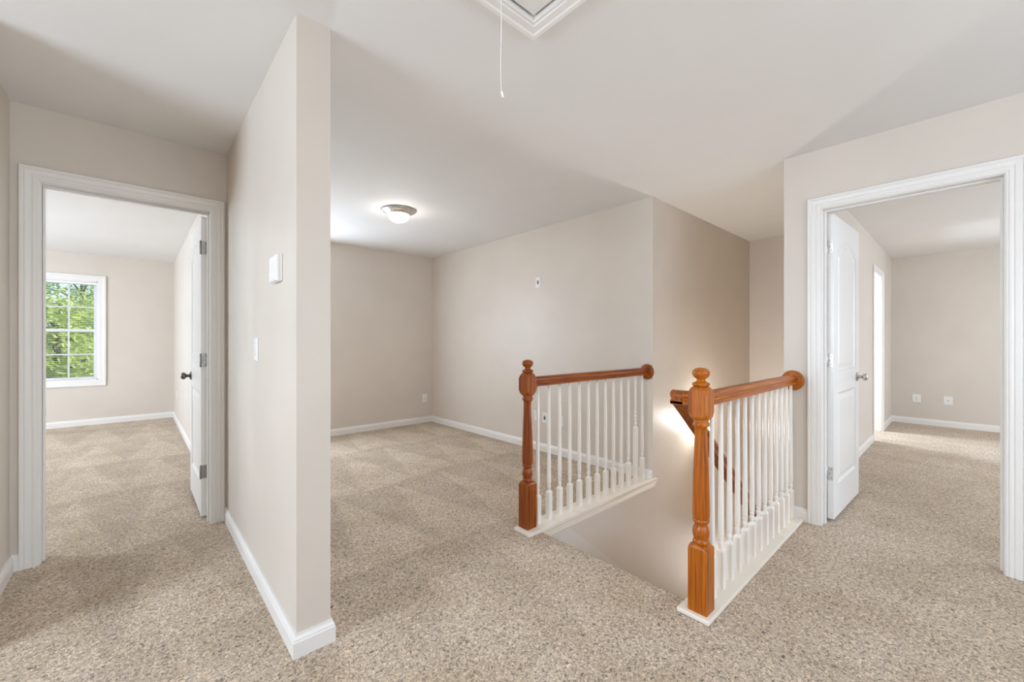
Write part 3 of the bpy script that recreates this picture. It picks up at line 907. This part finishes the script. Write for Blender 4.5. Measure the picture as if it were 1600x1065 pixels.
# wall fittings --------------------------------------------------------------------
def plate(name, origin, normal, label, cat, kind, w=0.072, h=0.116, group=None):
    """cover plate; local x along the wall, y out of the wall, z up"""
    n = Vector(normal); rz = math.atan2(n.y, n.x) - math.pi / 2
    r = empty(name, origin, rz)
    def pl(mb, d):
        a, b = w / 2, h / 2
        def ring(i, y): return [(-a + i, y, -b + i), (a - i, y, -b + i), (a - i, y, b - i), (-a + i, y, b - i)]
        mb.rings([ring(0, 0.0005), ring(0, d * 0.5), ring(0.004, d)], False, True, True)
    m = MB(); pl(m, 0.0065); m.build('cover_plate', M_PLATE, r)
    def scr(zz):
        s = MB().lathe([(0.003, 0.006), (0.003, 0.0072), (0.0015, 0.0076)], 10, lambda x, y, z: (x, z, y + zz)); s.build('screw', M_NICKEL, r)
    if kind == 'outlet':
        for zz in (-0.0195, 0.0195):
            m = MB(); m.lathe([(0.0165, 0.006), (0.0165, 0.008), (0.015, 0.0088)], 20, lambda x, y, z: (x, z, y * 0.86 + zz)); so = m.build('socket', M_PLATE, r)
            m = MB(); m.box(-0.0075, -0.0050, 0.0084, 0.0092, zz - 0.004, zz + 0.006); m.box(0.0050, 0.0075, 0.0084, 0.0092, zz - 0.003, zz + 0.006)
            m.lathe([(0.0028, 0.0084), (0.0028, 0.0092)], 10, lambda x, y, z: (x, z, y + zz - 0.009)); m.build('slots', M_DARKP, so)
        scr(0)
    elif kind == 'jack':
        MB().box(-0.013, 0.013, 0.006, 0.0085, -0.022, 0.022).build('insert', M_GREYP, r, bevel=0.001, segs=1)
        MB().box(-0.008, 0.008, 0.008, 0.0092, -0.016, 0.012).build('jack', M_DARKP, r)
        scr(0.045); scr(-0.045)
    elif kind == 'cable':
        MB().lathe([(0.006, 0.006), (0.006, 0.009), (0.0045, 0.010), (0.0045, 0.016), (0.002, 0.016)], 12, lambda x, y, z: (x, z, y)).build('connector', M_PEWTER, r)
        scr(0.042); scr(-0.042)
    elif kind == 'switch':
        MB().box(-0.0055, 0.0055, 0.006, 0.008, -0.013, 0.013).build('slot', M_PLATE, r)
        m = MB(); m.prism([(0.006, -0.006), (0.020, 0.004), (0.022, 0.010), (0.017, 0.011), (0.006, 0.006)], -0.004, 0.004, lambda a, b, hh: (hh, a, b)); m.build('toggle', M_PLATE, r)
        scr(0.030); scr(-0.030)
    else:
        scr(0.042); scr(-0.042)
    return tag(r, label, cat, group)

plate('cable_plate', (XR, 3.176, 1.847), (-1, 0, 0), 'white wall plate with dark jack high on the long loft wall', 'wall plate', 'jack')
plate('blank_plate', (XR, 3.200, 0.372), (-1, 0, 0), 'blank white wall plate behind the far balustrade, nearest its newel', 'wall plate', 'blank')
plate('jack_plate', (XR, 3.075, 0.366), (-1, 0, 0), 'white plate with dark jack seen between the first far balusters', 'wall plate', 'jack')
plate('blank_plate', (XR, 2.845, 0.362), (-1, 0, 0), 'white plate seen behind the third far baluster, right of the dark jack', 'wall plate', 'blank')
plate('wall_outlet', (3.163, YB, 0.360), (0, -1, 0), 'white outlet low on the loft back wall near the corner', 'outlet', 'outlet')
plate('wall_outlet', (XRF, 0.479, 0.370), (-1, 0, 0), 'white outlet in the right room, the one nearer the corner', 'outlet', 'outlet', 0.09, 0.116)
plate('cable_plate', (XRF, 0.163, 0.370), (-1, 0, 0), 'white cable plate in the right room, right of the outlet', 'wall plate', 'cable', 0.09, 0.116)
plate('wall_outlet', (XS, 7.9, 0.40), (-1, 0, 0), 'white outlet behind the open left door', 'outlet', 'outlet')
plate('light_switch', (XS, 2.405, 1.154), (-1, 0, 0), 'white toggle light switch on the partition below the thermostat', 'light switch', 'switch')

th = empty('thermostat', (XS, 1.969, 1.500), math.pi / 2)
MB().box(-0.060, 0.060, 0.0005, 0.006, -0.054, 0.058).build('wall_base', M_PLATE, th, bevel=0.002, segs=1)
m = MB()
def rr(i, y, dz=0): return [(-0.058 + i, y, -0.056 + i + dz), (0.058 - i, y, -0.056 + i + dz), (0.058 - i, y, 0.056 - i), (-0.058 + i, y, 0.056 - i)]
m.rings([rr(0, 0.005), rr(0, 0.016), rr(0.003, 0.023), rr(0.006, 0.0255)], False, True, True)
m.build('housing', M_PLATE, th, bevel=0.002, segs=2)
MB().box(-0.040, 0.020, 0.0252, 0.0262, 0.004, 0.036).build('display', M_PLATE, th)
MB().box(0.030, 0.046, 0.0252, 0.0275, -0.03, -0.018).build('button', M_PLATE, th, bevel=0.001, segs=1)
MB().box(-0.050, 0.050, 0.0252, 0.0268, -0.046, -0.040).build('slider', M_PLATE, th, bevel=0.001, segs=1)
tag(th, 'white box thermostat on the partition above the light switch', 'thermostat')

# outdoors -------------------------------------------------------------------------
g = MB().box(-40, 40, YW + 1.5, 60, -3.2, -3.0).build('ground', M_GRASS)
struct(g, 'green lawn outside the window', 'ground')
def tree(loc, h, rad, seed, lm, label):
    rnd = random.Random(seed)
    r = empty('tree', loc)
    tr = MB(); tr.tube([(0, 0, 0), (0.05, 0.02, h * 0.3), (-0.04, 0.05, h * 0.6), (0.02, 0, h * 0.92)], [0.20, 0.16, 0.10, 0.03], 10); tr.build('trunk', M_BARK, r)
    br = MB()
    tips = []
    for i in range(16):
        a = rnd.uniform(0, 6.28); z = h * rnd.uniform(0.3, 0.85); l = rad * rnd.uniform(0.5, 0.95)
        p1 = (math.cos(a) * l * 0.5, math.sin(a) * l * 0.5, z + 0.25); p2 = (math.cos(a) * l, math.sin(a) * l, z + 0.4)
        br.tube([(0, 0, z - 0.2), p1, p2], [0.05, 0.03, 0.01], 6); tips += [p1, p2]
    br.build('branches', M_BARK, r)
    lv = MB()
    clumps = []
    for i in range(120):
        u = rnd.uniform(-1, 1); a = rnd.uniform(0, 6.28); q = rnd.random() ** 0.4
        s = math.sqrt(1 - u * u)
        clumps.append(Vector((math.cos(a) * s * q * rad, math.sin(a) * s * q * rad, h * 0.58 + u * q * h * 0.42)))
    vs, fs = [], []
    for c in clumps:
        cr = rnd.uniform(0.28, 0.52)
        for k in range(75):
            d = Vector((rnd.gauss(0, 1), rnd.gauss(0, 1), rnd.gauss(0, 0.7)))
            p = c + d * cr * 0.55
            ax = Vector((rnd.gauss(0, 1), rnd.gauss(0, 1), rnd.gauss(0, 0.6))).normalized()
            bx_ = ax.orthogonal().normalized(); s = rnd.uniform(0.05, 0.10)
            i0 = len(vs)
            vs += [p - ax * s, p + bx_ * s * 0.45, p + ax * s, p - bx_ * s * 0.45]
            fs.append((i0, i0 + 1, i0 + 2, i0 + 3))
    me = bpy.data.meshes.new('leaves'); me.from_pydata([tuple(v) for v in vs], [], fs); me.materials.append(lm)
    lo = link('foliage', me, r)
    tag(lo, kind='stuff')
    return tag(r, label, 'tree', 'trees outside the window')
tree((-1.45, 15.6, -3.0), 5.6, 1.55, 1, M_LEAF[0], 'yellow-green leafy tree nearest outside the window')
tree((-6.3, 16.2, -3.0), 5.8, 1.6, 2, M_LEAF[1], 'mid green tree outside the window, left of the nearest one')
tree((3.4, 16.8, -3.0), 5.6, 1.6, 3, M_LEAF[1], 'mid green tree outside the window, right of the nearest one')
tree((0.8, 21.6, -3.0), 7.4, 1.9, 4, M_LEAF[2], 'blue-green tree behind the nearest one, to its right')
tree((-4.4, 21.6, -3.0), 7.6, 1.9, 5, M_LEAF[2], 'blue-green tree behind the nearest one, to its left')
tree((-1.8, 27.0, -3.0), 8.6, 2.1, 6, M_LEAF[1], 'tall mid green tree farthest from the window')
